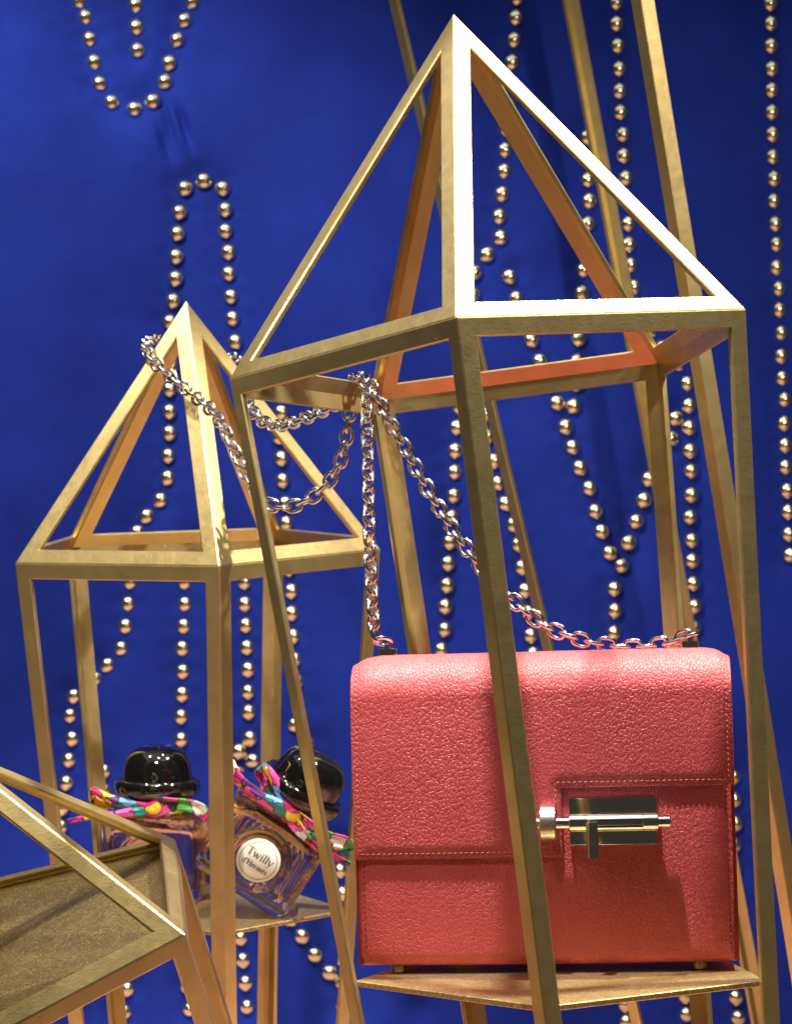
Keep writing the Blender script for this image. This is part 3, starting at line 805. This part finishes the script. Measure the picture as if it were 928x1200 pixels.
BWD, BDP, BHT = 0.0690, 0.0500, 0.0575
def bottle(matrix, label):
    root = empty('perfume_bottle', matrix); tag(root, label, 'perfume bottle', 'perfume bottles on the small shelf')
    g = rbox('glass_body', BWD, BDP, BHT, 0.0075, 5, M['glass'], root)
    # the perfume fills a fluted chamber inside the thick glass
    bm = bmesh.new(); ax, ay, rc_ = BWD / 2 - 0.0060, BDP / 2 - 0.0060, 0.008
    out0 = []
    for cx, cy, a0 in ((ax - rc_, ay - rc_, 0), (-ax + rc_, ay - rc_, 90), (-ax + rc_, -ay + rc_, 180), (ax - rc_, -ay + rc_, 270)):
        for k in range(13):
            a = math.radians(a0 + 90 * k / 12); out0.append((cx + rc_ * math.cos(a), cy + rc_ * math.sin(a), math.cos(a), math.sin(a)))
    # resample the outline evenly and add vertical flutes
    seg = [math.hypot(out0[(k + 1) % len(out0)][0] - out0[k][0], out0[(k + 1) % len(out0)][1] - out0[k][1]) for k in range(len(out0))]
    tot = sum(seg); n = 42 * 6; outline = []; acc = 0; k = 0
    for q in range(n):
        t_ = q * tot / n
        while acc + seg[k] < t_: acc += seg[k]; k += 1
        f_ = (t_ - acc) / seg[k] if seg[k] > 1e-9 else 0; A_, B_ = out0[k], out0[(k + 1) % len(out0)]
        outline.append([A_[z] + (B_[z] - A_[z]) * f_ for z in range(4)])
    def ring_(z, s, am=1.0):
        r_ = []
        for q, (x, y, nx_, ny_) in enumerate(outline):
            d_ = -0.00055 * am * (0.5 + 0.5 * math.cos(2 * math.pi * q / 6)) - 0.00014 * math.sin(z * 2600 + 2.0 * math.sin(q * 1.7))
            r_.append(bm.verts.new((x * s + nx_ * d_, y * s + ny_ * d_, z)))
        return r_
    rs = [ring_(z, s, am) for z, s, am in [(0.0085, 0.80, 0), (0.0093, 0.93, 0.5), (0.012, 1, 1)] + [(0.012 + (BHT - 0.027) * q / 26, 1, 1) for q in range(1, 27)] + [(BHT - 0.0115, 0.95, 0.6), (BHT - 0.0095, 0.80, 0)]]
    for a, b in zip(rs, rs[1:]):
        for k in range(n): bm.faces.new([a[k], a[(k + 1) % n], b[(k + 1) % n], b[k]])
    bm.faces.new(rs[0][::-1]); bm.faces.new(rs[-1])
    bm_obj('perfume', bm, M['perfume'], root, True)
    # raised round medallion on the front
    F = Matrix.Translation((0, -BDP / 2, BHT * 0.49)) @ Matrix.Rotation(math.pi / 2, 4, 'X')
    lathe('medallion', [(0.0, -0.0006), (0.0212, -0.0006), (0.0216, 0.0008), (0.0210, 0.0018), (0.0196, 0.0020), (0.0186, 0.0012), (0.0172, 0.0012), (0.0165, 0.0020), (0.0150, 0.0022), (0.0, 0.0022)], M['glass'], root, 64, F)
    return root, F

def hat(root):
    prof = [(0.0, 0.0), (0.019, 0.0), (0.0235, -0.0004), (0.0262, 0.0004), (0.0280, 0.0026), (0.0289, 0.0056), (0.0288, 0.0086), (0.0278, 0.0108), (0.0263, 0.0112), (0.0249, 0.0100), (0.0236, 0.0088),
            (0.0232, 0.0100), (0.0232, 0.0140), (0.0229, 0.0180), (0.0221, 0.0220), (0.0206, 0.0256), (0.0184, 0.0286), (0.0154, 0.0310), (0.0118, 0.0326), (0.0080, 0.0335), (0.0040, 0.0339), (0.0, 0.0340)]
    h = lathe('hat_cap', prof, M['hat'], root, 64, Matrix.Translation((0, 0, BHT + 0.0120)))
    lathe('neck', [(0.0, -0.002), (0.0165, -0.002), (0.0165, 0.0130), (0.0, 0.0130)], M['hat'], root, 40, Matrix.Translation((0, 0, BHT)))
    return h

def scarf_band(root):
    bm = bmesh.new(); n, m = 64, 12; rings = []
    for k in range(n):
        a = 2 * math.pi * k / n; R_ = 0.0185
        lump = 1 + 0.16 * math.sin(5 * a + 1) + 0.1 * math.sin(11 * a)
        rings.append([bm.verts.new(((R_ + 0.0040 * lump * math.cos(q)) * math.cos(a), (R_ + 0.0040 * lump * math.cos(q)) * math.sin(a), BHT + 0.0062 + (0.0056 * lump + 0.0006 * math.sin(4 * q + 3 * a)) * math.sin(q) + 0.0014 * math.sin(2 * a))) for q in [2 * math.pi * z / m for z in range(m)]])
    for k in range(n):
        for q in range(m): bm.faces.new([rings[k][q], rings[(k + 1) % n][q], rings[(k + 1) % n][(q + 1) % m], rings[k][(q + 1) % m]])
    return bm_obj('scarf', bm, M['silk'], root, True)

def knot(root, parent, x, y):
    bm = bmesh.new(); bmesh.ops.create_icosphere(bm, subdivisions=3, radius=1)
    for v in bm.verts:
        nz = mnoise.noise(v.co * 2.2) * 0.2
        v.co = Vector((x + v.co.x * 0.0085 * (1 + nz), y + v.co.y * 0.005 * (1 + nz), BHT + 0.006 + v.co.z * 0.0062 * (1 + nz)))
    bm_obj('scarf_knot', bm, M['silk'], parent, True)

# upright bottle
zs2 = S2.z
b1p = at(185, 1000, 1.603); b1p.z = zs2 - 0.0003
b1, F1 = bottle(Matrix.Translation(b1p) @ Matrix.Rotation(math.radians(-9), 4, 'Z'), 'upright glass perfume bottle with black bowler-hat cap behind the leaning gold panel')
hat(b1); s = scarf_band(b1); knot(b1, s, 0.004, -0.0215)
H = BHT
ribbon('scarf_tail', [(0.004, -0.0225, H + 0.007), (0.014, -0.026, H + 0.009), (0.026, -0.027, H + 0.0095), (0.037, -0.026, H + 0.006), (0.040, -0.025, H - 0.001)], 0.014, M['silk'], s, (0, -0.2, 1), 0.22, 0.2)
ribbon('scarf_tail', [(0.002, -0.0225, H + 0.006), (-0.012, -0.025, H + 0.0075), (-0.026, -0.025, H + 0.0115), (-0.038, -0.021, H + 0.0165), (-0.042, -0.015, H + 0.013), (-0.036, -0.012, H + 0.0075), (-0.018, -0.017, H + 0.006)], 0.0085, M['silk'], s, (0, -0.3, 1), 0.22, 0.3)
ribbon('scarf_tail', [(0.001, -0.0235, H + 0.004), (-0.016, -0.028, H + 0.003), (-0.034, -0.029, H + 0.001), (-0.054, -0.027, H - 0.003)], 0.0080, M['silk'], s, (0, -0.3, 1), 0.2, 0.4, 0.55)

# tilted bottle, propped on its lower corner against the upright one
tilt = math.radians(33)
low = at(328, 1066, 1.523); low.z = zs2 - 0.0006
ax_x = Vector((math.cos(tilt), 0.02, -math.sin(tilt))).normalized()
ax_z = Vector((math.sin(tilt), -0.10, math.cos(tilt)))
m2 = frame(Vector((0, 0, 0)), ax_x, ax_z)
# lowest rounded corner touches the shelf
cor = [m2 @ Vector((BWD / 2 - 0.0022, sy * (BDP / 2 - 0.0022), 0.0022)) for sy in (-1, 1)]
lowest = min(cor, key=lambda v: v.z)
m2 = Matrix.Translation(low - lowest) @ m2
b2, F2 = bottle(m2, 'tilted glass perfume bottle with round white label propped on its corner')
hat(b2); s = scarf_band(b2); knot(b2, s, 0.002, -0.0215)
ribbon('scarf_tail', [(0.002, -0.0225, H + 0.006), (-0.010, -0.0275, H + 0.006), (-0.024, -0.029, H + 0.006), (-0.040, -0.028, H + 0.008), (-0.050, -0.027, H + 0.013)], 0.0125, M['silk'], s, (0, -0.3, 1), 0.2, 0.2)
ribbon('scarf_tail', [(0.001, -0.022, H + 0.008), (-0.010, -0.024, H + 0.013), (-0.022, -0.022, H + 0.020), (-0.030, -0.018, H + 0.021), (-0.028, -0.014, H + 0.015), (-0.012, -0.016, H + 0.009)], 0.0090, M['silk'], s, (0.2, -0.4, 1), 0.25, 0.2)
ribbon('scarf_tail', [(0.004, -0.0225, H + 0.007), (0.016, -0.027, H + 0.007), (0.028, -0.029, H + 0.009), (0.040, -0.028, H + 0.012), (0.045, -0.024, H + 0.006), (0.034, -0.024, H + 0.002)], 0.0120, M['silk'], s, (0, -0.3, 1), 0.22, 0.2)
ribbon('scarf_tail', [(0.004, -0.0235, H + 0.004), (0.018, -0.028, H + 0.000), (0.032, -0.029, H - 0.001), (0.050, -0.027, H + 0.001)], 0.0105, M['silk'], s, (0, -0.3, 1), 0.2, 0.2, 0.5)

# label on the tilted bottle
def label_on(root, F):
    Lb = Matrix.Translation((0, 0, 0.0024)); FF = F @ Lb
    lab = lathe('label', [(0.0, 0.0), (0.0140, 0.0), (0.0142, 0.0002), (0.0140, 0.0005), (0.0, 0.0005)], M['label'], root, 64, FF)
    bm = bmesh.new(); n = 64; rr = (0.01195, 0.01228)
    vs0 = [[bm.verts.new((r_ * math.cos(2 * math.pi * k / n), r_ * math.sin(2 * math.pi * k / n), 0.0007)) for k in range(n)] for r_ in rr]
    for k in range(n): bm.faces.new([vs0[0][k], vs0[0][(k + 1) % n], vs0[1][(k + 1) % n], vs0[1][k]])
    bm_obj('printed_ring', bm, M['ink'], lab)
    TK, TN = 0.16, 0.07
    def arc(cx, cy, rx, ry, a0, a1, n=14): return [(cx + rx * math.cos(math.radians(a0 + (a1 - a0) * k / n)), cy + ry * math.sin(math.radians(a0 + (a1 - a0) * k / n))) for k in range(n + 1)]
    G = {
     'T': (0.86, [([(0.38, 0), (0.38, 1)], TK), ([(0.02, 0.98), (0.74, 0.98)], TN), ([(0.02, 0.99), (0.02, 0.78)], TN), ([(0.74, 0.99), (0.74, 0.78)], TN), ([(0.22, 0.02), (0.54, 0.02)], TN)]),
     'w': (0.98, [([(0.05, 0.64), (0.26, 0)], TK), ([(0.26, 0), (0.46, 0.6)], TN), ([(0.42, 0.64), (0.64, 0)], TK), ([(0.64, 0), (0.86, 0.64)], TN), ([(-0.04, 0.64), (0.16, 0.64)], TN), ([(0.34, 0.64), (0.52, 0.64)], TN), ([(0.76, 0.64), (0.94, 0.64)], TN)]),
     'i': (0.36, [([(0.17, 0), (0.17, 0.65)], TK), ([(0.03, 0.02), (0.31, 0.02)], TN), ([(0.05, 0.63), (0.17, 0.63)], TN), ([(0.17, 0.82), (0.17, 0.95)], TK)]),
     'l': (0.36, [([(0.17, 0), (0.17, 1.02)], TK), ([(0.03, 0.02), (0.31, 0.02)], TN), ([(0.05, 1.0), (0.17, 1.0)], TN)]),
     'y': (0.70, [([(0.06, 0.64), (0.32, 0.02)], TK), ([(0.60, 0.64), (0.30, -0.10), (0.20, -0.28), (0.06, -0.30)], TN), ([(-0.03, 0.64), (0.18, 0.64)], TN), ([(0.48, 0.64), (0.70, 0.64)], TN)]),
     'd': (0.66, [(arc(0.26, 0.32, 0.20, 0.32, 40, 320), TN * 1.5), ([(0.48, 0), (0.48, 1)], TK * .85), ([(0.38, 0.98), (0.48, 0.98)], TN), ([(0.48, 0.02), (0.60, 0.02)], TN)]),
     "'": (0.24, [([(0.12, 1.0), (0.08, 0.76)], TK * .8)]),
     'H': (0.98, [([(0.18, 0), (0.18, 1)], TK), ([(0.76, 0), (0.76, 1)], TK), ([(0.18, 0.52), (0.76, 0.52)], TN)] + [([(x - 0.15, z), (x + 0.15, z)], TN) for x in (0.18, 0.76) for z in (0.02, 0.98)]),
     'e': (0.58, [(arc(0.28, 0.32, 0.21, 0.31, 15, 315), TN * 1.6), ([(0.08, 0.38), (0.48, 0.38)], TN)]),
     'E': (0.58, [(arc(0.28, 0.32, 0.21, 0.31, 15, 315), TN * 1.6), ([(0.08, 0.38), (0.48, 0.38)], TN), ([(0.18, 0.98), (0.34, 0.78)], TN * 1.4)]),
     'r': (0.50, [([(0.16, 0), (0.16, 0.65)], TK), ([(0.16, 0.45), (0.28, 0.62), (0.42, 0.60)], TN * 1.4), ([(0.03, 0.02), (0.31, 0.02)], TN), ([(0.05, 0.63), (0.16, 0.63)], TN)]),
     'm': (1.04, [([(x, 0), (x, 0.60)], TK) for x in (0.16, 0.50, 0.84)] + [(arc(0.33, 0.42, 0.17, 0.22, 170, 10), TN), (arc(0.67, 0.42, 0.17, 0.22, 170, 10), TN)] + [([(x - 0.12, 0.02), (x + 0.12, 0.02)], TN) for x in (0.16, 0.50, 0.84)]),
     's': (0.48, [(arc(0.22, 0.47, 0.15, 0.16, 30, 250, 10) + arc(0.22, 0.16, 0.16, 0.15, 70, -150, 10), TN * 1.6)]),
    }
    bm = bmesh.new()
    def word(txt, size, cy, lsp=0.0, bold=1.0):
        wtot = sum(G[c][0] + lsp for c in txt) * size; x = -wtot / 2
        for c in txt:
            adv, strokes = G[c]
            for li, (pl, th_) in enumerate(strokes):
                P2 = [Vector((x + a * size, cy + b * size)) for a, b in pl]; half = th_ * size * bold / 2
                L_, R_ = [], []
                for i, p in enumerate(P2):
                    d = (P2[min(i + 1, len(P2) - 1)] - P2[max(i - 1, 0)]).normalized(); nrm = Vector((-d.y, d.x))
                    L_.append(bm.verts.new((*(p + nrm * half), 0.00070 + li * 0.00001))); R_.append(bm.verts.new((*(p - nrm * half), 0.00070 + li * 0.00001)))
                for i in range(len(P2) - 1): bm.faces.new([L_[i], L_[i + 1], R_[i + 1], R_[i]])
            x += (adv + lsp) * size
    word('Twilly', 0.0052, 0.0006); word("d'HermEs", 0.0036, -0.0058, 0.0, 1.25)
    bm_obj('lettering', bm, M['ink'], lab)
label_on(b2, F2)
